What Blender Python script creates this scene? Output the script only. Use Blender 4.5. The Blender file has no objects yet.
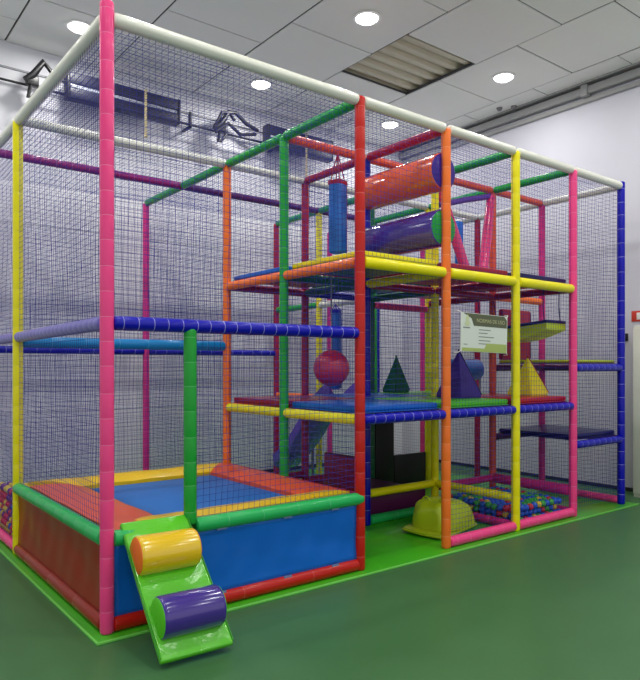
import bpy, bmesh, math, random
from mathutils import Vector, Matrix
random.seed(7)
SC = bpy.context.scene
COL = SC.collection

# ---------------------------------------------------------------- camera
FWD = Vector((.613, .790, 0)).normalized()
cam_d = bpy.data.cameras.new('camera')
cam = bpy.data.objects.new('camera', cam_d)
COL.objects.link(cam)
cam.location = (-1.449, -3.999, 1.65)
cam.rotation_euler = FWD.to_track_quat('-Z', 'Y').to_euler()
cam_d.sensor_fit = 'VERTICAL'
cam_d.sensor_height = 24.0
cam_d.lens = 24.0 * 660 / 680
cam_d.shift_y = 26 / 680
cam_d.clip_start = .05
SC.camera = cam

# ---------------------------------------------------------------- light
w = bpy.data.worlds.new('world')
SC.world = w
w.use_nodes = True
w.node_tree.nodes['Background'].inputs[0].default_value = (.93, .95, 1, 1)
w.node_tree.nodes['Background'].inputs[1].default_value = .8
LAMPS = [(3.5, 1.52), (5.97, 1.52), (3.5, 3.71), (5.97, 3.72), (1.02, 3.69),
         (1.02, 1.52), (-1.45, 1.52), (-1.45, 3.7),
         (3.5, -.9), (5.97, -.9), (1.02, -.9), (-1.45, -.9), (3.5, -3.4), (5.97, -3.4), (1.02, -3.4), (-1.45, -3.4), (1.02, -5.9), (3.5, -5.9)]
LAMP_W = 25
CEIL = 5.55
SC.view_settings.view_transform = 'Standard'
SC.view_settings.look = 'None'
SC.view_settings.gamma = 1
SC.view_settings.use_curve_mapping = False
SC.view_settings.exposure = 0.1

# ---------------------------------------------------------------- materials
def s2l(c):
    return tuple((v / 255 / 12.92) if v / 255 <= .04045 else ((v / 255 + .055) / 1.055) ** 2.4 for v in c)

_M = {}
def mat(name, rgb, rough=.4, spec=.5, coat=0., bump=0., bscale=20., metal=0., var=0., emit=None, distort=None):
    if name in _M:
        return _M[name]
    m = bpy.data.materials.new(name)
    m.use_nodes = True
    nt = m.node_tree
    b = nt.nodes['Principled BSDF']
    c = s2l(rgb) + (1,)
    b.inputs['Base Color'].default_value = c
    b.inputs['Roughness'].default_value = rough
    b.inputs['Specular IOR Level'].default_value = spec
    b.inputs['Metallic'].default_value = metal
    b.inputs['Coat Weight'].default_value = coat
    b.inputs['Coat Roughness'].default_value = .12
    if emit:
        b.inputs['Emission Color'].default_value = (1, .98, .94, 1)
        b.inputs['Emission Strength'].default_value = emit
    if bump or var:
        tc = nt.nodes.new('ShaderNodeTexCoord')
        nz = nt.nodes.new('ShaderNodeTexNoise')
        nz.inputs['Scale'].default_value = bscale
        nz.inputs['Detail'].default_value = 3
        nt.links.new(tc.outputs['Object'], nz.inputs['Vector'])
        if bump:
            bp = nt.nodes.new('ShaderNodeBump')
            bp.inputs['Strength'].default_value = bump
            bp.inputs['Distance'].default_value = .02
            nt.links.new(nz.outputs['Fac'], bp.inputs['Height'])
            nt.links.new(bp.outputs[0], b.inputs['Normal'])
        if var:
            mx = nt.nodes.new('ShaderNodeMix')
            mx.data_type = 'RGBA'
            mx.inputs[6].default_value = tuple(v * (1 - var) for v in c[:3]) + (1,)
            mx.inputs[7].default_value = tuple(min(1, v * (1 + var)) for v in c[:3]) + (1,)
            nt.links.new(nz.outputs['Fac'], mx.inputs[0])
            nt.links.new(mx.outputs[2], b.inputs['Base Color'])
    _M[name] = m
    return m

PAL = {
    'berry': (150, 36, 110), 'pink': (246, 70, 138), 'yellow': (240, 228, 8), 'green': (24, 158, 52), 'red': (194, 28, 18),
    'orange': (246, 118, 40), 'blue': (0, 0, 170), 'navy': (22, 20, 84), 'crimson': (160, 18, 50),
    'white': (226, 226, 214), 'purple': (62, 34, 140), 'magenta': (210, 46, 128), 'salmon': (226, 88, 52),
    'lime': (88, 200, 30), 'periwinkle': (112, 104, 190), 'teal_blue': (16, 128, 196), 'sky_blue': (14, 104, 206),
    'dark_green': (16, 96, 60), 'amber': (240, 196, 10), 'brown_red': (150, 38, 20), 'olive_yellow': (186, 204, 20),
    'mint': (34, 178, 92), 'violet': (96, 58, 160), 'plum': (92, 30, 80),
}
def vinyl(c, gloss=True):
    return mat(c + '_vinyl', PAL[c], rough=.32 if gloss else .5, coat=.12 if gloss else 0, spec=.28, bump=.05 if gloss else .03, bscale=9)
def tie_mat(c):
    p = PAL[c]
    k = .32 if c != 'blue' else .68
    return mat(c + '_seam', tuple(int(v + (235 - v) * k) if v < 235 else v for v in p), rough=.4)
STEEL = mat('galvanised_steel', (150, 152, 155), rough=.35, metal=1)
BLACK = mat('black_metal', (14, 14, 18), rough=.45)
NET = mat('navy_net_cord', (32, 40, 142), rough=.8)

# ---------------------------------------------------------------- helpers
def link(name, me, m=None, parent=None):
    o = bpy.data.objects.new(name, me)
    COL.objects.link(o)
    if m is not None:
        for x in (m if isinstance(m, (list, tuple)) else [m]):
            me.materials.append(x)
    if parent:
        o.parent = parent
    return o
def smooth(me, ang=40):
    for p in me.polygons:
        p.use_smooth = True
    me.set_sharp_from_angle(angle=math.radians(ang))
def obj(name, bm, m=None, parent=None, sm=True):
    me = bpy.data.meshes.new(name)
    bm.normal_update()
    bm.to_mesh(me)
    bm.free()
    if sm:
        smooth(me)
    return link(name, me, m, parent)
def tag(o, label=None, cat=None, group=None, kind=None):
    if label: o['label'] = label
    if cat: o['category'] = cat
    if group: o['group'] = group
    if kind: o['kind'] = kind
    return o
def thing(name, label, cat, loc=(0, 0, 0), rot=(0, 0, 0), group=None):
    o = bpy.data.objects.new(name, None)
    COL.objects.link(o)
    o.location = loc
    o.rotation_euler = rot
    return tag(o, label, cat, group)
def struct(name, bm, m, sm=False):
    return tag(obj(name, bm, m, None, sm), kind='structure')

def add_box(bm, a, b, bev=0., mi=0, seg=2):
    c = [(a[i] + b[i]) / 2 for i in range(3)]
    s = [abs(b[i] - a[i]) for i in range(3)]
    r = bmesh.ops.create_cube(bm, size=1, matrix=Matrix.Translation(c) @ Matrix.Diagonal(s + [1]))
    vs = r['verts']
    fs = {f for v in vs for f in v.link_faces}
    if bev:
        es = list({e for v in vs for e in v.link_edges})
        q = bmesh.ops.bevel(bm, geom=es, offset=bev, segments=seg, affect='EDGES', profile=.5)
        fs = {f for f in list(q['faces']) + list(fs) if f.is_valid}
    for f in fs:
        f.material_index = mi
    return vs
def frame_of(p, q):
    d = (Vector(q) - Vector(p))
    L = d.length
    return Matrix.Translation(p) @ d.to_track_quat('Z', 'Y').to_matrix().to_4x4(), L
def add_lathe(bm, prof, mtx, n=20, mis=None):
    rings = []
    for (r, z) in prof:
        if r < 1e-6:
            rings.append([bm.verts.new(mtx @ Vector((0, 0, z)))])
        else:
            rings.append([bm.verts.new(mtx @ Vector((r * math.cos(2 * math.pi * i / n), r * math.sin(2 * math.pi * i / n), z))) for i in range(n)])
    for k in range(len(rings) - 1):
        A, B = rings[k], rings[k + 1]
        for i in range(n):
            j = (i + 1) % n
            if len(A) == 1 and len(B) == 1:
                continue
            if len(A) == 1: f = bm.faces.new((A[0], B[j], B[i]))
            elif len(B) == 1: f = bm.faces.new((A[i], A[j], B[0]))
            else: f = bm.faces.new((A[i], A[j], B[j], B[i]))
            if mis: f.material_index = mis[k]
def add_tube(bm, pts, r, n=8, mi=0):
    pts = [Vector(p) for p in pts]
    rings = []
    up = Vector((.3, .2, 1)).normalized()
    for i, p in enumerate(pts):
        t = (pts[min(i + 1, len(pts) - 1)] - pts[max(i - 1, 0)]).normalized()
        a = t.cross(up)
        if a.length < .05: a = t.cross(Vector((1, 0, 0)))
        a.normalize(); b = t.cross(a)
        rr = r[i] if isinstance(r, (list, tuple)) else r
        rings.append([bm.verts.new(p + rr * (math.cos(2 * math.pi * k / n) * a + math.sin(2 * math.pi * k / n) * b)) for k in range(n)])
    for A, B in zip(rings, rings[1:]):
        for k in range(n):
            f = bm.faces.new((A[k], B[k], B[(k + 1) % n], A[(k + 1) % n])); f.material_index = mi
    f = bm.faces.new(rings[0]); f.material_index = mi
    f = bm.faces.new(list(reversed(rings[-1]))); f.material_index = mi
def add_prism(bm, poly, mtx, depth, mi=0):
    a = [bm.verts.new(mtx @ Vector((x, y, 0))) for x, y in poly]
    b = [bm.verts.new(mtx @ Vector((x, y, depth))) for x, y in poly]
    fs = [bm.faces.new(list(reversed(a))), bm.faces.new(b)]
    n = len(poly)
    for i in range(n):
        fs.append(bm.faces.new((a[i], a[(i + 1) % n], b[(i + 1) % n], b[i])))
    for f in fs: f.material_index = mi

def sleeve_profile(L, r, pitch, cap=True):
    """padded tube in vinyl sleeves; each seam a shallow groove with a pale tie"""
    prof, mis = [], []
    def p(rr, z, mi=0):
        prof.append((rr, z)); mis.append(mi)
    e = .018
    p(0, 0); p(r * .75, 0); p(r * .95, e * .4); p(r, e)
    z = pitch * random.uniform(.5, 1.)
    while z < L - pitch * .3:
        p(r, z - .006); p(r * .985, z - .002, 1); p(r * .992, z - .0018, 1); p(r * .992, z + .0018, 1); p(r * .985, z + .002); p(r, z + .006)
        z += pitch * random.uniform(.9, 1.1)
    p(r, L - e); p(r * .95, L - e * .4); p(r * .75, L); p(0, L)
    return prof, mis
def padded(name, p, q, c, r=.043, pitch=.17, parent=None, label=None):
    mtx, L = frame_of(p, q)
    bm = bmesh.new()
    prof, mis = sleeve_profile(L, r, pitch)
    add_lathe(bm, prof, mtx, 20, mis)
    o = obj(name, bm, [vinyl(c), tie_mat(c)], parent)
    if label: o['label'] = label
    return o

# ================================================================ the room
XW, YW = 7.1, 4.58
XL, YF = -7.0, -9.0
floor_m = mat('green_rubber_floor', (66, 112, 66), rough=.42, spec=.35, bump=.05, bscale=3.2, var=.07)
bm = bmesh.new(); add_box(bm, (XL, YF, -.1), (XW + .1, YW + .1, 0)); struct('floor', bm, floor_m)
def wall_material(name, rgb, pitch, axis):
    m = mat(name, rgb, rough=.75, bump=.05, bscale=4, var=.02)
    return m
wall_b = mat('white_wall_paint', (226, 226, 232), rough=.7, bump=.06, bscale=3, var=.03)
wall_r = mat('cool_white_wall_paint', (208, 207, 218), rough=.7, bump=.04, bscale=3, var=.02)
bm = bmesh.new(); add_box(bm, (XL, YW, 0), (XW + .1, YW + .1, CEIL + .5))
# horizontal joints of the wall sheeting
struct('wall_back', bm, wall_b)
bm = bmesh.new()
for z in (1.1, 2.25, 3.4, 4.5):
    add_box(bm, (XL, YW - .005, z - .012), (XW, YW, z + .012), .002)
struct('trim_1', bm, wall_b)
bm = bmesh.new(); add_box(bm, (XW, YF, 0), (XW + .1, YW, CEIL + .5)); struct('wall_right', bm, wall_r)
bm = bmesh.new(); add_box(bm, (XW - .02, -.02, 0), (XW, YW - .02, .05), .004); struct('baseboard_right', bm, mat('dark_skirting', (40, 44, 46), rough=.5))
bm = bmesh.new(); add_box(bm, (XL, YW - .02, 0), (XW - .02, YW, .05), .004); struct('baseboard_back', bm, _M['dark_skirting'])

# ceiling of 1.24 m tiles, neighbouring rows staggered by half a tile, one tile missing
tile_m = mat('grey_white_ceiling_tile', (236, 236, 232), rough=.8, var=.03, bscale=1.2)
grid_m = mat('dark_tile_joint', (66, 66, 68), rough=.8)
bm = bmesh.new()
T = 1.237
k = -7
while 4.13 + k * T < XW - .1:
    x0 = 4.13 + k * T; x1 = min(x0 + T, XW - .12)
    off = 0.27 if k % 2 == 0 else .27 + T / 2
    j = -8
    while off + j * T < YW:
        y0 = off + j * T; y1 = min(y0 + T, YW)
        missing = (k == 0 and j == 1)
        if not missing and y1 > YF:
            sag = random.uniform(-.004, .004)
            add_box(bm, (x0 + .011, max(y0, YF) + .008, CEIL + sag), (x1 - .011, y1 - .008, CEIL + .02 + sag), .003, 0, 1)
        j += 1
    k += 1
# T-bars between tiles
k = -7
while 4.13 + k * T < XW - .1:
    x0 = 4.13 + k * T
    add_box(bm, (x0 - .016, YF, CEIL + .012), (x0 + .016, YW, CEIL + .035), 0, 1)
    off = 0.27 if k % 2 == 0 else .27 + T / 2
    for j in range(-8, 5):
        y0 = off + j * T
        if YF < y0 < YW:
            add_box(bm, (x0, y0 - .012, CEIL + .012), (min(x0 + T, XW - .12), y0 + .012, CEIL + .03), 0, 1)
    k += 1
struct('ceiling', bm, [tile_m, grid_m])
# corrugated roof sheet above the tiles
bm = bmesh.new()
yy = YF; prof = []
pitchc = .2
zz = CEIL + .05
while yy < YW:
    prof += [(yy, zz), (yy + .075, zz), (yy + .1, zz + .05), (yy + .175, zz + .05)]
    yy += pitchc
va = [bm.verts.new((XL, y, z)) for y, z in prof]; vb = [bm.verts.new((XW, y, z)) for y, z in prof]
vc = [bm.verts.new((XL, y, z + .01)) for y, z in prof]; vd = [bm.verts.new((XW, y, z + .01)) for y, z in prof]
for i in range(len(prof) - 1):
    bm.faces.new((va[i], vb[i], vb[i + 1], va[i + 1])); bm.faces.new((vc[i], vc[i + 1], vd[i + 1], vd[i]))
struct('trim_2', bm, mat('tan_corrugated_roof_sheet', (206, 198, 176), rough=.6))
# moulding/duct along right wall under the ceiling
bm = bmesh.new()
add_box(bm, (XW - .13, YF, CEIL - .02), (XW, YW, CEIL + .03), .01)
add_box(bm, (XW - .10, YF, CEIL - .16), (XW, YW, CEIL - .05), .02)
add_box(bm, (XW - .05, YF, CEIL - .26), (XW, YW, CEIL - .19), .015)
for y in (-2.2, .9, 3.4): add_box(bm, (XW - .13, y, CEIL - .19), (XW, y + .1, CEIL - .03), .01)
struct('trim_3', bm, mat('grey_wall_duct', (158, 158, 158), rough=.6))
# small ceiling sensor pair near the right wall
for i, y in enumerate((1.95, 2.12)):
    bm = bmesh.new()
    add_lathe(bm, [(0, -.045), (.03, -.04), (.045, -.01), (.045, 0), (0, 0)], Matrix.Translation((6.93 - .12 * i, y + .1, CEIL)))
    tag(obj('ceiling_sensor', bm, mat('sensor_grey', (120, 120, 120))), 'small grey sensor on the ceiling near the white right wall', 'sensor', 'pair of ceiling sensors')

# ceiling lights
ring = bmesh.new(); add_lathe(ring, [(.125, 0), (.16, -.002), (.165, -.012), (.13, -.014), (.122, -.006)], Matrix(), 32)
ring_me = bpy.data.meshes.new('trim_ring'); ring.to_mesh(ring_me); ring.free(); ring_me.materials.append(mat('white_lamp_ring', (230, 230, 228))); smooth(ring_me)
disc = bmesh.new(); add_lathe(disc, [(0, -.055), (.05, -.051), (.09, -.038), (.115, -.02), (.126, -.006), (.126, 0), (0, 0)], Matrix(), 32)
disc_me = bpy.data.meshes.new('diffuser'); disc.to_mesh(disc_me); disc.free(); disc_me.materials.append(mat('lit_diffuser', (255, 252, 245), emit=9)); smooth(disc_me)
LL = {0: 'round ceiling downlight nearest the top edge, beside the open corrugated roof gap',
      1: 'round ceiling downlight nearest the white right wall',
      2: 'round ceiling downlight seen through net left of the red post top',
      3: 'round ceiling downlight seen through net just right of the red post top',
      4: 'round ceiling downlight at the top left beside the pink post'}
for i, (x, y) in enumerate(LAMPS):
    seen = i in LL
    t = thing('ceiling_light', LL.get(i, 'round ceiling downlight outside the picture'), 'ceiling light', (x, y, CEIL), group='recessed ceiling downlights')
    link('trim_ring', ring_me, None, t); link('diffuser', disc_me, None, t)
    ld = bpy.data.lights.new('downlight', 'AREA'); ld.shape = 'DISK'; ld.size = .25; ld.energy = LAMP_W; ld.color = (1, .985, .95)
    lo = bpy.data.objects.new('downlight', ld); COL.objects.link(lo); lo.parent = t; lo.location = (0, 0, -.06)

# white cabinet by the right wall
t = thing('tall_cabinet', 'tall white cabinet against the right wall at the picture edge', 'cabinet', (6.93, -.3, 0))
cw = mat('cream_white_laminate', (226, 228, 214), rough=.4)
bm = bmesh.new(); add_box(bm, (-.16, -.45, 0), (.165, .45, 2.16), .008); obj('body', bm, cw, t)
for s in (-1, 1):
    bm = bmesh.new(); add_box(bm, (-.182, min(.005 * s, .445 * s), .05), (-.161, max(.005 * s, .445 * s), 2.12), .004); d = obj('door', bm, cw, t)
    bm = bmesh.new(); add_tube(bm, [(-.182, .05 * s, 1.0), (-.21, .05 * s, 1.02), (-.21, .05 * s, 1.18), (-.182, .05 * s, 1.2)], .006); obj('handle', bm, STEEL, d)
t = thing('wall_switch', 'small black box on the right wall just above the cabinet edge beside the blue post', 'switch', (XW, .42, 2.03))
bm = bmesh.new(); add_box(bm, (-.03, -.035, -.05), (0, .035, .05), .006); obj('housing', bm, BLACK, t)
bm = bmesh.new(); add_box(bm, (-.036, -.015, -.02), (-.03, .015, .02), .003); obj('button', bm, mat('dark_grey_plastic', (50, 50, 52)), t)
t = thing('safety_sign', 'small red and white safety sign on the right wall above the cabinet', 'sign', (XW, .22, 2.3))
bm = bmesh.new(); add_box(bm, (-.008, -.16, -.07), (0, .12, .07), .002); obj('plate', bm, mat('sign_red', (206, 60, 46)), t)
bm = bmesh.new(); add_box(bm, (-.0115, -.06, -.045), (-.008, .05, .045), .001); obj('pictogram', bm, mat('sign_white', (235, 235, 230)), t)

# floor mats below the structure
bm = bmesh.new()
add_box(bm, (-.1, -.12, 0), (6.36, 4.4, .012), .004)
mt = thing('floor_mat', 'bright green floor mat spread under the whole play frame', 'mat')
obj('mat_sheet', bm, mat('bright_green_mat', (66, 176, 30), rough=.3, coat=.2, bump=.15, bscale=4), mt)
bm = bmesh.new()
for a, b in (((-.105, -.125), (6.36, -.11)), ((-.105, -.12), (-.09, 4.4))):
    add_box(bm, (a[0], a[1], .0), (b[0], b[1], .017), .004)
e = obj('edge_welt', bm, mat('pale_green_welt', (120, 214, 90), rough=.3), mt)
e['label'] = 'paler green welted edge'

# ================================================================ the play frame
X = [0, 2.06, 3.09, 4.12, 5.15, 6.18]
Y = [0, 1.07, 2.13, 3.2, 4.25]
H = 3.785
frame = thing('play_frame', 'tall indoor play structure of posts and beams in coloured padded sleeves', 'play structure')
R = .043
def post(x, y, c, z1=H, z0=.012, where='', r=R):
    return padded('post', (x, y, z0), (x, y, z1), c, r, .165, frame, ('%s padded post %s' % (c.replace('_', ' '), where)).strip())
post(0, 0, 'pink', H + .1, where='at the front left corner')
post(X[1], 0, 'red', H + .03)
post(X[2], 0, 'orange')
post(X[3], 0, 'yellow')
post(X[4], 0, 'pink', where='on the right of the front')
post(X[5], 0, 'blue', H + .05, where='at the right corner')
post(.56, 0, 'green', 1.9, .6, 'standing on the trampoline rim')
post(0, 2.17, 'yellow')
post(0, Y[4], 'pink')
post(X[1], Y[1], 'green')
post(X[1], Y[2], 'orange')
post(X[1], Y[4], 'magenta')
post(X[2], Y[1], 'blue')
post(X[2], Y[2], 'crimson')
post(X[3], Y[1], 'yellow')
post(X[3], Y[2], 'dark_green')
post(X[3], Y[3], 'yellow')
post(X[3], Y[4], 'crimson')
post(X[4], Y[1], 'salmon')
post(X[4], Y[2], 'yellow')
post(X[4], Y[3], 'green')
post(X[4], Y[4], 'magenta')
post(X[5], Y[1], 'magenta')
post(X[5], Y[2], 'crimson')
post(X[5], Y[3], 'magenta')
post(X[5], Y[4], 'blue')
def beam(p, q, c, label=None, r=R, pitch=.17, trim=.035):
    p, q = Vector(p), Vector(q); d = (q - p).normalized()
    return padded('beam', p + d * trim, q - d * trim, c, r, pitch, frame, label or '%s padded beam' % c.replace('_', ' '))
# top ring and cross beams
for a, b in zip(X, X[1:]): beam((a, 0, H), (b, 0, H), 'white', pitch=.21, r=.045)
beam((0, 0, H), (0, 2.17, H), 'white', pitch=.21, r=.045); beam((0, 2.17, H), (0, Y[4], H), 'white', pitch=.21)
for a, b in zip(X, X[1:]): beam((a, Y[2], H), (b, Y[2], H), 'white', pitch=.21)
for a, b in zip(Y, Y[1:]): beam((X[5], a, H), (X[5], b, H), 'white', pitch=.21)
for a, b in zip(Y, Y[1:]):
    beam((X[1], a, H), (X[1], b, H), 'green', pitch=.11)
    beam((X[3], a, H), (X[3], b, H), 'green', pitch=.11)
for a, b in zip(Y[:3], Y[1:4]): beam((X[4], a, H), (X[4], b, H), 'green', pitch=.11)
for a, b in zip(Y[:2], Y[1:3]): beam((X[2], a, H), (X[2], b, H), 'crimson')
for a, b in zip(X[1:], X[2:]): beam((a, Y[1], H), (b, Y[1], H), 'salmon')
beam((0, Y[3], H), (X[1], Y[3], H), 'berry', trim=.0); beam((X[1], Y[3], H), (X[3], Y[3], H), 'plum', trim=.0); beam((X[3], Y[3], H), (X[4], Y[3], H), 'plum')
# trampoline bay
beam((0, 0, 1.915), (X[1], 0, 1.915), 'blue', 'glossy blue padded beam with pale blue lacing rings', pitch=.105, r=.045)
beam((0, 0, 1.915), (0, 2.17, 1.9), 'periwinkle', pitch=.1, r=.045); beam((0, 2.17, 1.9), (0, Y[4], 1.9), 'periwinkle', pitch=.1)
beam((0, 2.17, 1.86), (X[1], 2.13, 1.86), 'teal_blue', r=.05, pitch=.3)
beam((0, Y[4], 1.84), (X[1], Y[4], 1.84), 'blue'); beam((X[1], Y[4], 1.84), (X[3], Y[4], 1.84), 'blue')
RZ = .585
beam((0, 0, RZ), (.56, 0, RZ), 'mint', r=.05); beam((.56, 0, RZ), (X[1] + .05, 0, RZ), 'mint', r=.05, pitch=.3)
beam((0, 0, RZ), (0, 2.2, RZ), 'mint', r=.05, pitch=.24)
beam((0, 0, .06), (X[1], 0, .06), 'red', r=.048, pitch=.6); beam((0, 0, .06), (0, 2.17, .06), 'brown_red', r=.048, pitch=.6)
beam((X[1], 0, RZ), (X[1], Y[2], RZ), 'crimson'); beam((0, Y[2], RZ), (X[1], Y[2], RZ), 'amber')
beam((0, 2.17, .06), (0, Y[4], .06), 'pink')
# middle level
M = 1.215
beam((X[1], 0, M), (X[2], 0, M), 'blue', pitch=.11); beam((X[2], 0, M), (X[3], 0, M), 'blue', pitch=.11); beam((X[3], 0, M), (X[4], 0, M), 'blue', pitch=.11)
beam((X[1], 0, M), (X[1], Y[1], M), 'yellow', pitch=.1); beam((X[1], Y[1], M), (X[1], Y[2], M), 'yellow', pitch=.1)
beam((X[1], Y[2], M), (X[2], Y[2], M), 'orange'); beam((X[2], Y[2], M), (X[3], Y[2], M), 'amber')
beam((X[3], Y[2], M), (X[4], Y[2], M), 'crimson')
beam((X[3], Y[2], M), (X[3], Y[3], M), 'amber'); beam((X[3], Y[3], M), (X[3], Y[4], M), 'orange')
for a, b in zip(X[1:4], X[2:5]): beam((a, Y[1], M), (b, Y[1], M), 'crimson')
for x in X[2:5]:
    beam((x, 0, M), (x, Y[1], M), 'plum'); beam((x, Y[1], M), (x, Y[2], M), 'plum')
# upper level
U = 2.49
for a, b in zip(X[1:4], X[2:5]): beam((a, 0, U), (b, 0, U), 'yellow', r=.048, pitch=.5)
beam((X[1], 0, U), (X[1], Y[1], U), 'orange'); beam((X[1], Y[1], U), (X[1], Y[2], U), 'orange')
beam((X[2], 0, U), (X[2], Y[1], U), 'yellow'); beam((X[2], Y[1], U), (X[2], Y[2], U), 'dark_green')
beam((X[3], 0, U), (X[3], Y[1], U), 'crimson'); beam((X[3], Y[1], U), (X[3], Y[2], U), 'dark_green')
beam((X[4], 0, U), (X[4], Y[1], U), 'crimson'); beam((X[4], Y[1], U), (X[4], Y[2], U), 'crimson')
beam((X[1], Y[2], U), (X[2], Y[2], U), 'crimson'); beam((X[2], Y[2], U), (X[3], Y[2], U), 'blue')
beam((X[3], Y[2], U - .08), (X[4], Y[2], U - .08), 'pink')
for a, b, c in ((X[1], X[2], 'dark_green'), (X[2], X[3], 'crimson'), (X[3], X[4], 'crimson')): beam((a, Y[1], U), (b, Y[1], U), c)
beam((X[4], Y[1], U), (X[5], Y[1], U), 'orange')
beam((X[3], Y[2], U), (X[3], Y[3], U), 'white'); beam((X[3], Y[3], U), (X[3], Y[4], U), 'green')
# stair tower on the right
for z in (.785, 1.63):
    beam((X[4], 0, z), (X[5], 0, z), 'blue', pitch=.12)
    beam((X[5], 0, z), (X[5], Y[1], z), 'plum'); beam((X[4], Y[1], z), (X[5], Y[1], z), 'plum')
beam((X[5], 0, .06), (X[5], Y[1], .06), 'pink')
# ground level
beam((X[2], 0, .06), (X[3], 0, .06), 'pink', r=.048); beam((X[3], 0, .06), (X[4], 0, .06), 'pink', r=.048)
beam((X[3], 0, .06), (X[3], Y[1], .06), 'magenta')
beam((X[2], Y[1], .335), (X[3], Y[1], .335), 'yellow', pitch=.4)
beam((X[3], 0, .335), (X[3], Y[1], .335), 'yellow')
beam((X[4], 0, .29), (X[4], Y[1], .29), 'magenta', r=.06); beam((X[4], 0, .06), (X[4], Y[1], .06), 'magenta')
beam((X[3], Y[1], .29), (X[4], Y[1], .29), 'magenta')
beam((X[2], Y[1], .06), (X[3], Y[1], .06), 'mint', r=.05, pitch=.4); beam((X[3], Y[1], .06), (X[4], Y[1], .06), 'magenta')
beam((X[2], Y[2], .33), (X[3], Y[2], .33), 'crimson')
beam((X[1], Y[2], .4), (X[2], Y[2], .4), 'crimson')

# ---------------------------------------------------------------- nets
def wob(a, b, s):
    return (math.sin(a * 2.3 + s) * .5 + math.sin(b * 1.7 + a * .9 + s * 2) * .5 + .4 * math.sin(a * 5.1 - b * 3.3 + s * 3))
def net(label, patches, sag=.014, pitch=.045, r=.0014):
    V, F = [], []
    def strand(pts, n1, n2):
        base = len(V)
        for p in pts:
            for a, b in ((r, 0), (0, r), (-r, 0), (0, -r)):
                V.append(tuple(p + n1 * a + n2 * b))
        for i in range(len(pts) - 1):
            o = base + i * 4
            for k in range(4):
                F.append((o + k, o + 4 + k, o + 4 + (k + 1) % 4, o + (k + 1) % 4))
    for pi, (o, u, v) in enumerate(patches):
        o, u, v = Vector(o), Vector(u), Vector(v)
        Lu, Lv = u.length, v.length
        un, vn = u.normalized(), v.normalized()
        nn = un.cross(vn)
        sd = random.uniform(0, 9)
        def P(a, b):
            f = min(1, min(a, Lu - a, b, Lv - b) / .25)
            d = sag * wob(a, b, sd) * f
            e = .011 * f * math.sin(a * 3.1 + b * 4.3 + sd)
            g = .011 * f * math.sin(a * 2.2 - b * 3.7 + sd * 2)
            return o + un * (a + e) + vn * (b + g) + nn * d
        nu, nv = max(2, round(Lu / pitch)), max(2, round(Lv / pitch))
        su, sv = max(2, round(Lu / .2)), max(2, round(Lv / .2))
        for i in range(nu + 1):
            a = Lu * i / nu
            strand([P(a, Lv * k / sv) for k in range(sv + 1)], un, nn)
        for j in range(nv + 1):
            b = Lv * j / nv
            strand([P(Lu * k / su, b) for k in range(su + 1)], vn, nn)
    me = bpy.data.meshes.new('safety_net')
    me.from_pydata(V, [], F)
    me.update()
    o = link('safety_net', me, NET)
    return tag(o, label, 'net')
g = .05
net('dark netting on the front of the trampoline bay, laced to the blue beam',
    [((g, 0, 1.96), (X[1] - 2 * g, 0, 0), (0, 0, H - 2.0)), ((.61, 0, .64), (X[1] - .66, 0, 0), (0, 0, 1.23))])
net('dark netting on the left side of the trampoline, between pink and yellow posts',
    [((0, g, .64), (0, 2.07, 0), (0, 0, 1.23)), ((0, g, 1.96), (0, 2.07, 0), (0, 0, H - 2.0))])
net('dark netting left of the yellow post along the left ball pit',
    [((0, 2.22, .11), (0, 1.98, 0), (0, 0, 1.75)), ((0, 2.22, 1.95), (0, 1.98, 0), (0, 0, H - 2.0))])
net('dark netting behind the trampoline under the white cross beam',
    [((g, 2.15, .66), (X[1] - 2 * g, 0, 0), (0, 0, H - .72))])
net('dark netting right of the trampoline above its orange pad',
    [((X[1], g, .66), (0, .97, 0), (0, 0, .5)), ((X[1], 1.12, .66), (0, .96, 0), (0, 0, .5)),
     ((X[1], g, 1.32), (0, .97, 0), (0, 0, 1.12)), ((X[1], 1.12, 1.32), (0, .96, 0), (0, 0, 1.12)),
     ((X[1], g, 2.6), (0, .97, 0), (0, 0, 1.12)), ((X[1], 1.12, 2.6), (0, .96, 0), (0, 0, 1.12))])
net('dark netting stretched across the back of the whole frame, in front of the rear wall',
    [((g, Y[4], .1), (X[5] - 2 * g, 0, 0), (0, 0, H - .15))])
net('dark netting on the front between the red and orange posts',
    [((X[1] + g, 0, 1.27), (.93, 0, 0), (0, 0, 1.17)), ((X[1] + g, 0, 2.55), (.93, 0, 0), (0, 0, 1.18))])
net('dark netting on the front between orange and yellow posts, carrying the notice',
    [((X[2] + g, 0, .12), (.93, 0, 0), (0, 0, 1.04)), ((X[2] + g, 0, 1.27), (.93, 0, 0), (0, 0, 1.17)), ((X[2] + g, 0, 2.55), (.93, 0, 0), (0, 0, 1.18))])
net('dark netting on the front between yellow and right-hand pink posts, over the ball pit',
    [((X[3] + g, 0, .12), (.93, 0, 0), (0, 0, 1.04)), ((X[3] + g, 0, 1.27), (.93, 0, 0), (0, 0, 1.17)), ((X[3] + g, 0, 2.55), (.93, 0, 0), (0, 0, 1.18))])
net('dark netting on the front between right-hand pink post and blue corner post',
    [((X[4] + g, 0, .1), (.93, 0, 0), (0, 0, .63)), ((X[4] + g, 0, .84), (.93, 0, 0), (0, 0, .7)), ((X[4] + g, 0, 1.68), (.93, 0, 0), (0, 0, 2.06))])
net('dark netting on the right end of the frame, facing the white wall',
    [((X[5], g, .12), (0, Y[4] - 2 * g, 0), (0, 0, H - .17))])
net('dark netting lying flat as the roof of the frame',
    [((g, g, H), (X[5] - 2 * g, 0, 0), (0, Y[4] - 2 * g, 0))], sag=.03)
net('dark netting between the trampoline strip and the rear right bays',
    [((X[1], 2.18, .1), (0, 2.02, 0), (0, 0, H - .15))])
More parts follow.
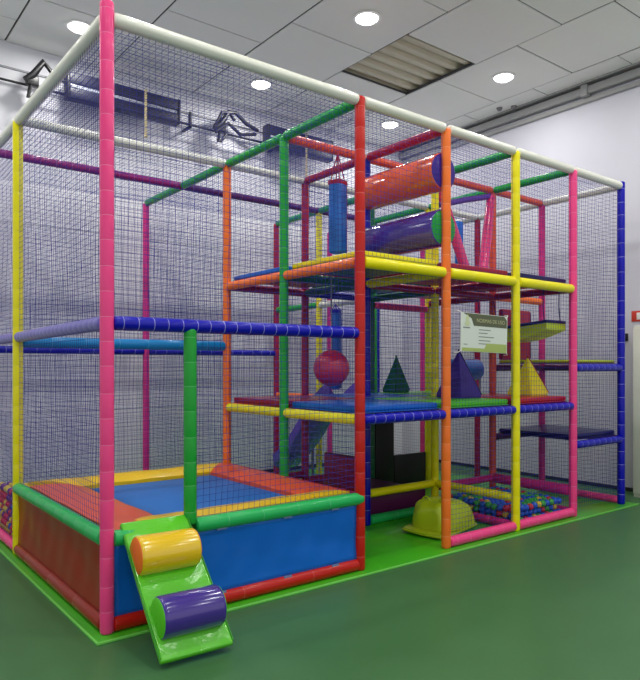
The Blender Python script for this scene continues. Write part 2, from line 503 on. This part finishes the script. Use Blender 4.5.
net('dark netting behind the upper rollers in the middle row',
    [((X[2] + g, Y[2], 1.3), (X[5] - X[2] - 2 * g, 0, 0), (0, 0, H - 1.36))])

# ---------------------------------------------------------------- decks
def deck(x0, x1, y0, y1, z, c, label, th=.06, c2=None):
    t = thing('deck_pad', label, 'deck pad', ((x0 + x1) / 2, (y0 + y1) / 2, z), group=None)
    dx, dy = (x1 - x0) / 2 - .05, (y1 - y0) / 2 - .05
    bm = bmesh.new()
    vs = add_box(bm, (-dx, -dy, .012), (dx, dy, th), .015, 0, 3)
    obj('cushion', bm, vinyl(c), t)
    bm = bmesh.new(); add_box(bm, (-dx, -dy, 0), (dx, dy, .0115), .002)
    o = obj('board', bm, vinyl(c2 or c), t)
    if c2: o['label'] = c2.replace('_', ' ') + ' underside board'
DM = M + .046; DU = U + .05
deck(X[1], X[2], 0, Y[1], DM, 'sky_blue', 'blue mid-level deck pad behind the red post')
deck(X[1], X[2], Y[1], Y[2], DM, 'crimson', 'crimson mid-level deck pad between green and orange posts')
deck(X[2], X[3], 0, Y[1], DM, 'lime', 'bright green mid-level deck pad under the purple pyramid')
deck(X[2], X[3], Y[1], Y[2], DM, 'sky_blue', 'blue mid-level deck pad at the top of the purple slide')
deck(X[3], X[4], 0, Y[1], DM, 'red', 'red mid-level deck pad under the yellow pyramid')
deck(X[3], X[4], Y[1], Y[2], DM, 'lime', 'green mid-level deck pad under the dark green pyramid')
deck(X[1], X[2], 0, Y[1], DU, 'yellow', 'yellow upper deck pad under the hanging blue bag', c2='dark_green')
deck(X[1], X[2], Y[1], Y[2], DU, 'sky_blue', 'blue upper deck pad above the orange beam', c2='crimson')
deck(X[2], X[3], 0, Y[1], DU, 'crimson', 'crimson upper deck pad between orange and yellow posts', c2='crimson')
deck(X[2], X[3], Y[1], Y[2], DU, 'dark_green', 'dark green upper deck pad behind the crimson one', c2='dark_green')
deck(X[3], X[4], 0, Y[1], DU, 'navy', 'navy upper deck pad between yellow and pink posts', c2='crimson')
deck(X[3], X[4], Y[1], Y[2], DU, 'navy', 'navy upper deck pad behind the yellow beam, rear row', c2='navy')
deck(X[4], X[5], 0, Y[1], .785 + .046, 'navy', 'navy low stair pad beside the blue corner post')
deck(X[4], X[5], 0, Y[1], 1.63 + .046, 'olive_yellow', 'yellow stair pad above the navy one beside the blue corner post', th=.045, c2='plum')

# raised landing at the right back: blue over curved yellow
t = thing('stair_landing', 'curved yellow pad with navy top on the upper right, left of the right-hand pink post', 'landing pad', (4.93, .52, 1.97), (math.radians(-5), 0, 0))
bm = bmesh.new()
add_prism(bm, [(-.46, .1)] + [(-.46 + .92 * i / 12, .03 - .075 * math.sin(math.pi * i / 12)) for i in range(13)] + [(.46, .1)], Matrix.Translation((-.18, 0, 0)) @ Matrix.Rotation(math.pi / 2, 4, 'Z') @ Matrix.Rotation(math.pi / 2, 4, 'X'), .36)
bmesh.ops.recalc_face_normals(bm, faces=bm.faces)
obj('foam_body', bm, vinyl('olive_yellow'), t)
bm = bmesh.new(); add_box(bm, (-.19, -.47, .1), (.19, .47, .135), .012); obj('top_cover', bm, vinyl('navy'), t)
for sx, sy in ((-.15, .42), (.15, .42), (-.15, -.42), (.15, -.42)):
    bm = bmesh.new(); add_tube(bm, [(sx, sy, .12), (sx, sy, .3), (sx, sy * 1.05, .5)], .006); obj('strap', bm, vinyl('navy'), t)

# crimson panel behind the yellow post
t = thing('foam_block', 'crimson foam panel standing behind the yellow pyramid', 'foam panel', (5.48, Y[1] - .08, 1.724))
bm = bmesh.new(); add_box(bm, (-.29, -.03, .0), (.29, .03, .62), .02); obj('cushion', bm, vinyl('crimson'), t)
for q in (-.285, .285):
    bm = bmesh.new(); add_tube(bm, [(q, -.03, .02), (q, -.03, .6)], .006); obj('piping', bm, vinyl('plum'), t)

# ---------------------------------------------------------------- trampoline
tr = thing('trampoline', 'square trampoline with blue jump mat and padded red and yellow edges', 'trampoline', (0, 0, 0))
bm = bmesh.new(); add_box(bm, (.4, .34, .545), (1.88, 1.96, .557), .003)
obj('jump_mat', bm, mat('blue_jump_mat', (24, 110, 196), rough=.55, bump=.1, bscale=60), tr)
bm = bmesh.new(); add_box(bm, (.34, .3, .528), (1.92, 1.99, .54), .002); obj('frame_skirt', bm, mat('black_mesh_skirt', (16, 16, 20), rough=.8), tr)
def edge_pad(quad, c, th=.07, h=.035):
    bm = bmesh.new()
    n = 6
    # quad: outer a,b inner b,a ; grid with a rounded profile between outer and inner edge
    A, B, C, D = [Vector(q) for q in quad]
    rows = []
    for i in range(n + 1):
        s = i / n
        bulge = .7 * h * math.sin(math.pi * min(1, max(0, s)) * .9 + .15)
        row = []
        for j in range(9):
            q = j / 8
            p = (A.lerp(B, q)).lerp(D.lerp(C, q), s)
            row.append(bm.verts.new(p + Vector((0, 0, bulge + .004 * math.sin(q * 17 + s * 5)))))
        rows.append(row)
    for i in range(n):
        for j in range(8):
            bm.faces.new((rows[i][j], rows[i][j + 1], rows[i + 1][j + 1], rows[i + 1][j]))
    bmesh.ops.recalc_face_normals(bm, faces=bm.faces)
    if bm.faces[0].normal.z < 0: bmesh.ops.reverse_faces(bm, faces=bm.faces)
    r = bmesh.ops.extrude_face_region(bm, geom=list(bm.faces))
    for v in [x for x in r['geom'] if isinstance(x, bmesh.types.BMVert)]: pass
    ext = [x for x in r['geom'] if isinstance(x, bmesh.types.BMVert)]
    bmesh.ops.translate(bm, verts=ext, vec=(0, 0, -.045))
    bmesh.ops.recalc_face_normals(bm, faces=bm.faces)
    o = obj('edge_pad', bm, vinyl(c), tr); o['label'] = c.replace('_', ' ') + ' edge pad'
zo, zi = .615, .585
edge_pad([(.06, .02, zo), (.06, 2.02, zo), (.47, 1.88, zi), (.5, .4, zi)], 'orange' if False else 'salmon')
edge_pad([(.06, 2.1, zo + .02), (2.0, 2.1, zo + .02), (1.74, 1.9, zi), (.47, 1.9, zi)], 'amber')
edge_pad([(2.0, 2.1, zo + .02), (2.0, .06, zo + .02), (1.74, .4, zi), (1.74, 1.9, zi)], 'salmon')
edge_pad([(2.0, .06, zo + .02), (.06, .06, zo), (.5, .42, zi), (1.74, .42, zi)], 'amber')
def banner(p, q, z0, z1, c, label, name='side_panel'):
    """sheet of vinyl between two rails with soft vertical folds"""
    p, q = Vector(p), Vector(q); L = (q - p).length; u = (q - p).normalized(); nrm = Vector((u.y, -u.x, 0))
    bm = bmesh.new(); nx, nz = int(L / .04), 10; grid = []
    for i in range(nx + 1):
        a = L * i / nx; col = []
        for k in range(nz + 1):
            s = k / nz
            f = math.sin(math.pi * s) ** .6
            d = .005 * f * (math.sin(a * 9 + s * 4) + .6 * math.sin(a * 23 - s * 5) + .5 * math.sin(s * 9 + a * 4))
            col.append(bm.verts.new(p + u * a + nrm * (d + .012 * (1 - f)) + Vector((0, 0, z0 + (z1 - z0) * s))))
        grid.append(col)
    for i in range(nx):
        for k in range(nz): bm.faces.new((grid[i][k], grid[i + 1][k], grid[i + 1][k + 1], grid[i][k + 1]))
    o = obj(name, bm, vinyl(c, False), tr); o['label'] = label
    sol = o.modifiers.new('thickness', 'SOLIDIFY'); sol.thickness = .004
    return o
banner((.04, 0, 0), (2.02, 0, 0), .09, .56, 'sky_blue', 'blue front vinyl panel')
banner((0, 2.13, 0), (0, .04, 0), .09, .56, 'brown_red', 'brownish red left vinyl panel')
for k, x in enumerate((.75, 1.3, 1.75)):
    for z in (.545, .1):
        bm = bmesh.new(); add_box(bm, (x, -.03, z - .012), (x + .07, -.022, z + .012), .002); obj('lacing_strap', bm, mat('grey_webbing', (110, 130, 170)), tr)

# crimson banner below the yellow rail in the middle bays
bm = bmesh.new(); add_box(bm, (X[2] + .05, Y[2] - .02, .02), (X[3] - .05, Y[2] + .02, .3), .01)
tag(obj('foam_barrier', bm, vinyl('crimson')), 'low crimson foam barrier at the back of the ground floor, behind the green beam', 'barrier')

bm = bmesh.new(); add_box(bm, (X[2] + .08, Y[1] + .08, .014), (X[3] - .06, Y[2] - .05, .27), .02)  # added dark block hiding the bright mat, in place of ground-floor shade
tag(obj('pit_cushion', bm, vinyl('plum')), 'dark plum cushion added as shade over the ground floor behind the green beam', 'cushion')
t = thing('foam_block', 'low crimson foam panel on the ground floor seen past the right end of the trampoline', 'foam panel', (X[2], 1.4, .02))
bm = bmesh.new(); add_box(bm, (-.03, -.24, 0), (.03, .35, .68), .02); obj('cushion', bm, vinyl('crimson'), t)
bm = bmesh.new(); add_tube(bm, [(-.03, -.22, .67), (-.03, .33, .67)], .006); obj('piping', bm, vinyl('plum'), t)
def shade_panel(x0, x1, z0, z1, y, label):  # added black sheets standing in for the shade under the decks
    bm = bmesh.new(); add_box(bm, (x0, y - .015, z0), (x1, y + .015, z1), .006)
    tag(obj('shade_screen', bm, mat('black_shade_screen', (20, 18, 26), rough=.5, bump=.1)), label, 'screen')
shade_panel(X[3] + .06, 4.5, .015, 1.16, Y[2], 'tall black screen added as shade on the ground floor behind the yellow rail')
shade_panel(4.51, X[4] - .06, .015, .5, Y[2], 'low black screen added as shade on the ground floor right of the tall one')

# ---------------------------------------------------------------- ramp with rollers
PAL['lime_gloss'] = PAL['lime']
rp = thing('entry_ramp', 'lime green padded ramp leaning on the trampoline rim', 'ramp', (.312, 0, 0), (0, 0, math.radians(-3)))
top = Vector((0, .015, .672)); bot = Vector((0, -.675, .052))
dv = (bot - top); Lr = dv.length; dv.normalize(); nr = Vector((0, dv.z, -dv.y)); nr = -nr if nr.z < 0 else nr
def RM(s, h):  # point along ramp, height over ramp surface
    return top + dv * s + nr * h
rot = Matrix(((1, 0, 0, 0), (0, dv.y, nr.y, 0), (0, dv.z, nr.z, 0), (0, 0, 0, 1)))
mx = Matrix.Translation(top) @ rot
bm = bmesh.new()
add_box(bm, (-.22, 0, -.045), (.22, Lr, 0), .014, 0, 3)
bmesh.ops.transform(bm, matrix=mx, verts=bm.verts)
obj('ramp_pad', bm, mat('lime_gloss_vinyl', (92, 200, 34), rough=.22, coat=.6, bump=.35, bscale=9), rp)
for q in (-.221, .221):
    bm = bmesh.new(); add_tube(bm, [mx @ Vector((q, .02, -.004)), mx @ Vector((q, Lr - .02, -.004))], .005)
    obj('piping', bm, mat('dark_lime_piping', (50, 150, 30)), rp)
def roller(name, c, cc, parent, p, q, r, label=None, cuts=0):
    mtx, L = frame_of(p, q)
    bm = bmesh.new()
    add_lathe(bm, [(0, .0), (r * .93, 0), (r * .985, .006), (r, .018), (r, L / 2), (r, L - .018), (r * .985, L - .006), (r * .93, L), (0, L)], mtx, 40)
    o = obj(name, bm, mat(c + '_gloss_vinyl', PAL[c], rough=.2, coat=.7, bump=.1, bscale=8), parent)
    if label: o['label'] = label
    for z, sgn in ((0, -1), (L, 1)):
        bm = bmesh.new()
        add_lathe(bm, [(0, z + sgn * .012), (r * .8, z + sgn * .01), (r * .93, z + sgn * .002), (r * .93, z)], mtx, 36)
        bmesh.ops.recalc_face_normals(bm, faces=bm.faces)
        e = obj('end_cap', bm, vinyl(cc), o if parent else o); e['label'] = cc.replace('_', ' ') + ' end cap'
    return o
a = RM(.285, .045); b = RM(.70, .045)
roller('cross_roller', 'amber', 'orange', rp, (-.2, a.y, a.z), (.17, a.y, a.z), .118, 'yellow cushion roller with orange ends')
roller('cross_roller', 'purple', 'lime', rp, (-.185, b.y, b.z), (.185, b.y, b.z), .12, 'purple cushion roller with green ends')

# ---------------------------------------------------------------- upper rollers
def big_roller(c, cc, z, label, dx=0):
    t = thing('squeeze_roller', label, 'roller', (X[2] + dx, .53, z))
    roller('roller_body', c, cc, t, (0, -.5, 0), (0, .5, 0), .168)
    for s in (-1, 1):
        bm = bmesh.new(); add_tube(bm, [(0, s * .49, 0), (0, s * .56, 0)], .02); obj('axle', bm, STEEL, t)
big_roller('salmon', 'purple', 3.41, 'big orange squeeze roller with purple end, upper of two between red and orange posts')
big_roller('purple', 'green', 2.9, 'big purple squeeze roller with green end, lower of two between red and orange posts')

# blue roller on the mid level
t = thing('foam_roller', 'blue foam cylinder lying level behind the purple pyramid', 'roller', (5.1, 1.62, 1.6))
roller('roller_body', 'sky_blue', 'sky_blue', t, (-.1, 0, 0), (.42, 0, 0), .14)
bm = bmesh.new(); add_tube(bm, [(-.14, 0, 0), (-.2, 0, .0), (-.2, 0, -.27)], .015); obj('bracket', bm, STEEL, t)
bm = bmesh.new(); add_tube(bm, [(.46, 0, 0), (.5, 0, .0), (.5, 0, -.27)], .015); obj('bracket', bm, STEEL, t)

# ---------------------------------------------------------------- hanging bags and ball
def punch_bag(x, y, z0, z1, w, label, c='sky_blue', cc='crimson', ztop=H - .05):
    t = thing('punching_bag', label, 'punching bag', (x, y, z0), (0, 0, .35))
    bm = bmesh.new(); add_box(bm, (-w, -w, 0), (w, w, z1 - z0), .025, 0, 3); obj('bag_body', bm, mat('bag_blue_vinyl', (22, 100, 192), rough=.35, bump=.1), t)
    bm = bmesh.new(); add_box(bm, (w + .001, -w * .9, .01), (w + .012, w * .9, z1 - z0 - .01), .004); o = obj('side_strip', bm, vinyl(cc), t); o['label'] = cc + ' side strip'
    bm = bmesh.new(); add_box(bm, (-w * 1.04, -w * 1.04, z1 - z0 - .045), (w * 1.04, w * 1.04, z1 - z0 + .004), .01); obj('top_cap', bm, vinyl(cc), t)
    for sx, sy in ((-1, -1), (1, -1), (-1, 1), (1, 1)):
        bm = bmesh.new(); add_tube(bm, [(sx * w * .7, sy * w * .7, z1 - z0), (sx * w * .3, sy * w * .3, z1 - z0 + (ztop - z1) * .6), (0, 0, ztop - z0)], .006); obj('strap', bm, vinyl(cc), t)
punch_bag(2.65, 1.0, 2.75, 3.46, .07, 'blue punching bag with crimson trim hanging on the upper level')
punch_bag(3.97, 2.65, 1.35, 2.38, .055, 'blue punching bag hanging on the middle level beyond the red ball', c='sky_blue', cc='blue', ztop=2.45)
t = thing('hanging_ball', 'round crimson ball hanging on a cord in the middle level', 'ball', (2.53, .95, 1.63))
bm = bmesh.new(); bmesh.ops.create_uvsphere(bm, u_segments=36, v_segments=20, radius=.175)
obj('ball_body', bm, mat('crimson_ball', (196, 34, 66), rough=.3, coat=.4), t)
bm = bmesh.new(); add_tube(bm, [(0, 0, .16), (0, 0, .9)], .007); obj('cord', bm, mat('grey_cord', (130, 135, 140)), t)
bm = bmesh.new(); add_lathe(bm, [(0, .175), (.025, .175), (.03, .155), (0, .155)], Matrix()); obj('cord_stop', bm, BLACK, t)

# ---------------------------------------------------------------- pyramids
def pyramid(x, y, w, h, c, label, c2, rz=0., d=None):
    t = thing('foam_pyramid', label, 'foam pyramid', (x, y, DM + .061), (0, 0, rz))
    d = d or w
    bm = bmesh.new()
    b = [bm.verts.new((sx * w, sy * d, 0)) for sx, sy in ((-1, -1), (1, -1), (1, 1), (-1, 1))]
    m = [bm.verts.new((sx * w, sy * d, .04)) for sx, sy in ((-1, -1), (1, -1), (1, 1), (-1, 1))]
    a = bm.verts.new((0, 0, h))
    bm.faces.new(list(reversed(b)))
    for i in range(4):
        j = (i + 1) % 4
        bm.faces.new((b[i], b[j], m[j], m[i]))
        f = bm.faces.new((m[i], m[j], a))
    bmesh.ops.bevel(bm, geom=list(bm.edges), offset=.008, segments=2, affect='EDGES')
    obj('foam_body', bm, vinyl(c), t)
    bm = bmesh.new()
    for sx, sy in ((1, -1), (1, 1)):
        add_tube(bm, [(sx * w, sy * d, .03), (0, 0, h)], .008)
    o = obj('piping', bm, vinyl(c2), t); o['label'] = c2 + ' seam piping'
pyramid(3.92, .56, .165, .5, 'purple', 'purple foam pyramid on the green deck pad behind the notice', 'navy')
pyramid(4.97, .45, .16, .44, 'yellow', 'yellow foam pyramid on the red deck pad', 'crimson')
pyramid(4.35, 1.93, .12, .46, 'dark_green', 'dark green foam pyramid framed between blue post and yellow post', 'dark_green')

# ---------------------------------------------------------------- V straps on the upper level
t = thing('squeeze_straps', 'pair of slanted pink padded bars forming a V on the upper level', 'obstacle', (4.65, Y[1] - .02, 2.6))
for pts, r in (([(.44, 0, 1.1), (.3, -.05, .6), (.17, -.08, .02)], [.05, .06, .055]), ([(-.47, 0, 1.05), (-.26, -.05, .5), (-.08, -.1, .02)], [.05, .06, .055])):
    bm = bmesh.new(); add_tube(bm, pts, r, 16); obj('slanted_bar', bm, mat('pink_gloss_vinyl', (244, 60, 128), rough=.25, coat=.5, bump=.5, bscale=25), t)
bm = bmesh.new(); add_tube(bm, [(.42, 0, 1.1), (0, .02, 1.0), (-.5, 0, .86)], .035, 12); o = obj('cross_strap', bm, vinyl('violet'), t); o['label'] = 'violet cross strap'
bm = bmesh.new(); add_box(bm, (-.12, .05, .02), (0, .09, .75), .015); o = obj('hanging_flap', bm, vinyl('sky_blue'), t); o['label'] = 'blue hanging flap'

# ---------------------------------------------------------------- purple slide
t = thing('slide', 'purple slide descending from the middle level behind the trampoline', 'slide', (3.72, Y[2] + .05, 0))
bm = bmesh.new()
n = 24; path = []
for i in range(n + 1):
    s = i / n
    path.append((1.2 * s, 1.3 - 1.0 * (s ** 1.05) + .05 * math.sin(s * 2 * math.pi)))
sec = [(-.25, .16), (-.22, .17), (-.2, .05), (-.15, .01), (0, 0), (.15, .01), (.2, .05), (.22, .17), (.25, .16), (.23, .03), (.16, -.03), (0, -.04), (-.16, -.03), (-.23, .03)]
rings = [[bm.verts.new((x, y, z + zz)) for x, zz in sec] for y, z in path]
for A, B in zip(rings, rings[1:]):
    for k in range(len(sec)):
        bm.faces.new((A[k], A[(k + 1) % len(sec)], B[(k + 1) % len(sec)], B[k]))
bm.faces.new(rings[0]); bm.faces.new(list(reversed(rings[-1])))
bmesh.ops.recalc_face_normals(bm, faces=bm.faces)
obj('chute', bm, mat('purple_plastic', (120, 88, 208), rough=.25, coat=.5), t)
for s in (-.2, .2):
    bm = bmesh.new(); add_tube(bm, [(s, .9, .65), (s, .9, .012)], .02); obj('support_leg', bm, STEEL, t)

# ---------------------------------------------------------------- yellow-green beanbag with loops
t = thing('bean_bag', 'yellow-green vinyl bean bag seat with two loop handles behind the orange post', 'bean bag', (3.58, .47, .012), (0, 0, math.radians(12)))
oy = mat('yellow_green_vinyl', (188, 206, 30), rough=.38, coat=.2, bump=.5, bscale=7)
bm = bmesh.new()
NU, NV = 64, 16
rows = []
def pw(v, e): return math.copysign(abs(v) ** e, v)
for k in range(NV + 1):
    s_ = k / NV
    row = []
    for i in range(NU):
        a = 2 * math.pi * i / NU
        sx, sy = pw(math.cos(a), .6), pw(math.sin(a), .6)
        wrk = 1 + .02 * math.sin(a * 11 + s_ * 2) * (.3 + s_) + .02 * math.sin(a * 6 - s_ * 9)
        tt = s_ * math.pi / 2 * .97
        taper = math.cos(tt) ** .42
        rx = .34 * taper * wrk; ry = .235 * taper * wrk
        z = .055 + .27 * math.sin(tt) ** .8 * (1 - .30 * max(0, sx * taper) ** 1.5) + .012 * math.sin(a * 3 + 1) * s_ * taper
        row.append(bm.verts.new((sx * rx + .02 - .05 * s_, sy * ry, z)))
    rows.append(row)
for A, B in zip(rows, rows[1:]):
    for i in range(NU): bm.faces.new((A[i], A[(i + 1) % NU], B[(i + 1) % NU], B[i]))
bm.faces.new(list(reversed(rows[0])))
c_ = bm.verts.new((-.03, 0, .327))
for i in range(NU): bm.faces.new((rows[-1][i], rows[-1][(i + 1) % NU], c_))
obj('bag_body', bm, oy, t)
bm = bmesh.new()
add_prism(bm, [(-.4, -.2), (-.33, -.26), (.0, -.25), (.28, -.24), (.35, -.1), (.34, .16), (.1, .22), (-.3, .26), (-.41, .22), (-.42, 0)], Matrix.Translation((0, 0, .03)), .03)
bmesh.ops.bevel(bm, geom=list(bm.edges), offset=.012, segments=3, affect='EDGES')
for v in bm.verts: v.co.z += -.018 + .02 * abs(math.sin(v.co.x * 6 + v.co.y * 4))
obj('skirt', bm, oy, t)
for hx, hy in ((-.19, .08), (-.19, -.1)):
    bm = bmesh.new(); add_tube(bm, [(hx, hy + .045 * math.cos(q), .295 + .055 * math.sin(q)) for q in [math.pi * i / 10 for i in range(11)]], .007); obj('loop_handle', bm, oy, t)

# ---------------------------------------------------------------- notice
t = thing('rules_notice', 'white notice board with dark header and green foot tied to the net', 'notice', (3.55, -.065, 1.955), (0, math.radians(1.5), math.radians(-3)))
Wn, Hn = .32, .178
bm = bmesh.new(); add_box(bm, (-Wn, -.003, -Hn), (Wn, .003, Hn), .0015, 0, 1); obj('board', bm, mat('notice_white', (216, 222, 212), rough=.35), t)
RX90 = Matrix.Rotation(math.pi / 2, 4, 'X')
def flat(name, poly, c, rgb, d=.0015, y=-.003):
    bm = bmesh.new(); add_prism(bm, poly, Matrix.Translation((0, y, 0)) @ RX90, d)
    bmesh.ops.recalc_face_normals(bm, faces=bm.faces)
    return obj(name, bm, mat(c, rgb, rough=.4), t, False)
flat('header_band', [(-.29, Hn - .004), (-.18, Hn - .05), (-.15, Hn - .115), (Wn - .01, Hn - .115), (Wn - .01, Hn - .04), (Wn - .05, Hn - .004)], 'notice_dark_olive', (88, 92, 66))
flat('foot_band', [(-.3, -Hn + .004), (Wn - .01, -Hn + .004), (Wn - .01, -Hn + .085), (.03, -Hn + .085), (-.0, -Hn + .035), (-.3, -Hn + .035)], 'notice_light_green', (166, 182, 98))
def text(body, size, x, z, c, rgb, name='lettering'):
    cu = bpy.data.curves.new('txt', 'FONT'); cu.body = body; cu.size = size; cu.align_x = 'CENTER'; cu.align_y = 'CENTER'; cu.extrude = .0006
    to = bpy.data.objects.new('txt', cu); COL.objects.link(to)
    dg = bpy.context.evaluated_depsgraph_get(); dg.update()
    me = bpy.data.meshes.new_from_object(to.evaluated_get(dg)); bpy.data.objects.remove(to)
    me.transform(Matrix.Translation((x, -.0052, z)) @ RX90)
    return link(name, me, mat(c, rgb), t)
text('NORMAS DE USO', .05, .083, Hn - .065, 'notice_header_ink', (176, 178, 130))
flat('logo', [(-.235, .09), (-.26, .125), (-.235, .165), (-.21, .125)], 'notice_logo_leaf', (206, 214, 170), y=-.0045)
flat('logo', [(-.275, .075), (-.245, .115), (-.235, .075), (-.225, .115), (-.195, .075), (-.235, .055)], 'notice_logo_leaf', (206, 214, 170), y=-.0045)
bm = bmesh.new()
for k, (xw, z) in enumerate(((.16, .03), (.12, .0), (.21, -.035), (.16, -.07), (.15, -.1))):
    add_box(bm, (-.08, -.0042, z - .004), (-.08 + xw, -.003, z + .004))
add_box(bm, (-.29, -.0042, .036), (-.2, -.003, .046)); add_box(bm, (-.28, -.0042, -.115), (-.23, -.003, -.108))
obj('fine_print', bm, mat('notice_fine_ink', (128, 132, 122)), t, False)
for sx, sz in ((-1, 1), (1, 1), (-1, -1), (1, -1)):
    bm = bmesh.new(); add_tube(bm, [(sx * (Wn - .01), -.006, sz * (Hn - .01)), (sx * (Wn + .02), .01, sz * (Hn + .012)), (sx * (Wn + .025), .055, sz * (Hn + .015))], .004, 6); obj('cable_tie', bm, mat('white_cord', (230, 230, 230)), t)

# ---------------------------------------------------------------- balls in the pits
BR = .037
def ball_mesh(c, rgb):
    bm = bmesh.new(); bmesh.ops.create_icosphere(bm, subdivisions=2, radius=BR)
    me = bpy.data.meshes.new('pit_ball'); bm.to_mesh(me); bm.free()
    me.materials.append(mat('pit_ball_' + c, rgb, rough=.35)); smooth(me, 60)
    return me
BC = {'blue': ball_mesh('blue', (24, 96, 214)), 'green': ball_mesh('green', (60, 176, 50)), 'red': ball_mesh('red', (214, 44, 44)),
      'yellow': ball_mesh('yellow', (228, 198, 30)), 'purple': ball_mesh('purple', (110, 40, 130))}
first = {}
def ball(x, y, z, c, pit):
    if c not in first:
        o = bpy.data.objects.new('pit_ball', BC[c]); first[c] = o
    else:
        o = first[c].copy()
    COL.objects.link(o); o.location = (x, y, z); o.rotation_euler = (random.random() * 3, random.random() * 3, 0)
    tag(o, '%s plastic ball in the %s' % (c, pit), 'ball', '%s balls in the %s' % (c, pit))
s = BR * 2.03
nx, ny = 12, 12
pal = ['blue'] * 5 + ['green'] * 4 + ['red'] * 2 + ['yellow']
x0, y0 = X[3] + .10, .11
for lay in range(3):
    for i in range(nx):
        for j in range(ny):
            if lay < 2 and not (j == 0 or (i == 0)): continue
            off = s / 2 if lay % 2 else 0
            x = x0 + i * s + off * .8; y = y0 + j * s + off * .8
            if x > X[4] - .1 or y > Y[1] - .1: continue
            ball(x, y, .053 + lay * s * .82 + random.uniform(-.001, .012) * (lay == 2), random.choice(pal), 'ball pit behind the right pink beams')
# buried pit bed carrying the top layer
pal = ['purple'] * 3 + ['yellow'] * 4 + ['red'] * 5 + ['blue']
for lay in range(7):
    for j in range(13):
        for i in range(2):
            if lay < 6 and i == 1: continue
            y = 2.33 + j * s + (s / 2 if lay % 2 else 0); x = .1 + i * s
            ball(x, y, .05 + lay * s * .87, random.choice(pal), 'left ball pit beside the yellow post')
bm = bmesh.new(); add_box(bm, (X[3] + .1 + s * .8, .12 + s * .8, .015), (X[4] - .07, Y[1] - .06, .115), .02)
tag(obj('pit_cushion', bm, vinyl('crimson')), 'crimson cushion filling the floor of the right ball pit under the balls', 'cushion')
bm = bmesh.new(); add_box(bm, (.25, 2.3, .015), (1.95, 4.15, .12), .02)
tag(obj('pit_cushion', bm, vinyl('purple')), 'purple cushion filling the left ball pit behind the trampoline', 'cushion')

# ---------------------------------------------------------------- fixtures high on the rear wall
YB = 4.36
t = thing('wall_rail', 'twin black metal rails running along the top of the rear wall', 'rail', (0, YB, 5.0))
for dy, z in ((0, .0), (0, .15)):
    bm = bmesh.new(); add_tube(bm, [(-2.5, dy, z), (5.3, dy, z)], .014); obj('rail', bm, STEEL if z > .1 else BLACK, t)
for x in (-1.5, .25, 2.75, 4.2):
    bm = bmesh.new(); add_box(bm, (x - .02, -.02, -.04), (x + .02, YW - YB, -.01), .004); add_box(bm, (x - .02, -.02, -.04), (x + .02, .02, .18), .004); obj('bracket', bm, BLACK, t)
def wall_box(x0, x1, label, low=-.15):
    t = thing('heater_bar', label, 'heater', ((x0 + x1) / 2, YB - .1, 5.05), (0, 0, 0))
    h = (x1 - x0) / 2
    for z, hh in ((.11, .075), (-.07, .065)):
        bm = bmesh.new(); add_box(bm, (-h, -.08, z - hh), (h, .08, z + hh), .02); obj('black_box', bm, mat('navy_black_casing', (18, 20, 44), rough=.5), t)
    bm = bmesh.new(); add_box(bm, (-h + .02, -.07, -.004), (h - .02, .0, .034), .004); obj('reflector_strip', bm, mat('pale_reflector', (150, 154, 170), rough=.4), t)
    for s in (-1, 1):
        bm = bmesh.new(); add_box(bm, (s * h - .02, -.085, -.14), (s * h + .02, .085, .19), .012); obj('end_bracket', bm, BLACK, t)
wall_box(1.05, 2.5, 'long black double bar fixture on the rear wall behind the pink post top')
wall_box(3.95, 5.15, 'long black double bar fixture on the rear wall behind the green posts')
def clamp(x, label, k=1):
    t = thing('rail_clamp', label, 'clamp', (x, YB - .03, 5.05))
    bm = bmesh.new(); add_tube(bm, [(.22 * k, -.05, .14), (.12 * k, -.05, .24), (-.0, -.05, .05), (-.08 * k, -.03, -.02)], [.028, .038, .045, .04], 10); obj('arm', bm, BLACK, t)
    bm = bmesh.new(); add_box(bm, (-.07, -.07, -.07), (.07, .03, .05), .015); obj('joint', bm, BLACK, t)
    bm = bmesh.new(); add_tube(bm, [(-.02 * k, -.04, -.05), (-.05 * k, -.04, -.22), (.0, -.04, -.2), (.1 * k, -.04, -.06)], .022, 8); obj('hook', bm, BLACK, t)
clamp(.66, 'black jointed clamp on the rail left of the white corner beam')
clamp(3.2, 'black jointed clamp on the rail between the two long bar fixtures', 1)
clamp(-.0, 'black jointed clamp on the rail at the left picture edge')
bm = bmesh.new(); add_tube(bm, [(3.08, YB - .08, 5.0), (3.2, YB - .1, 5.25), (3.42, YB - .1, 5.3), (3.6, YB - .1, 5.18), (3.8, YB - .1, 5.12)], .028, 8)
add_tube(bm, [(3.1, YB - .08, 4.96), (3.3, YB - .1, 5.12), (3.5, YB - .1, 5.0), (3.76, YB - .1, 5.06)], .026, 8)
tag(obj('power_cable', bm, BLACK), 'looped black cables beside the right bar fixture on the rear wall', 'cable')

# ropes slung over the bar fixtures
def rope(x, y, z0, z1, label):
    t = thing('braided_rope', label, 'rope', (x, y, z0))
    bm = bmesh.new(); L = z1 - z0
    for ph in range(3):
        add_tube(bm, [(.009 * math.cos(z * 60 + ph * 2.094), .009 * math.sin(z * 60 + ph * 2.094), z) for z in [L * i / 90 for i in range(91)]], .009, 6)
    obj('strands', bm, mat('beige_rope', (200, 186, 140), rough=.9), t)
    bm = bmesh.new(); add_lathe(bm, [(0, -.0), (.022, .0), (.03, .025), (.022, .05), (0, .05)], Matrix.Translation((0, 0, .0))); obj('knot', bm, mat('beige_rope', (0, 0, 0)), t)
rope(2.02, 4.163, 4.62, 5.24, 'beige braided rope hanging over the left black bar fixture')
rope(4.62, 4.163, 4.5, 5.24, 'beige braided rope hanging over the right black bar fixture')

bpy.context.view_layer.update()
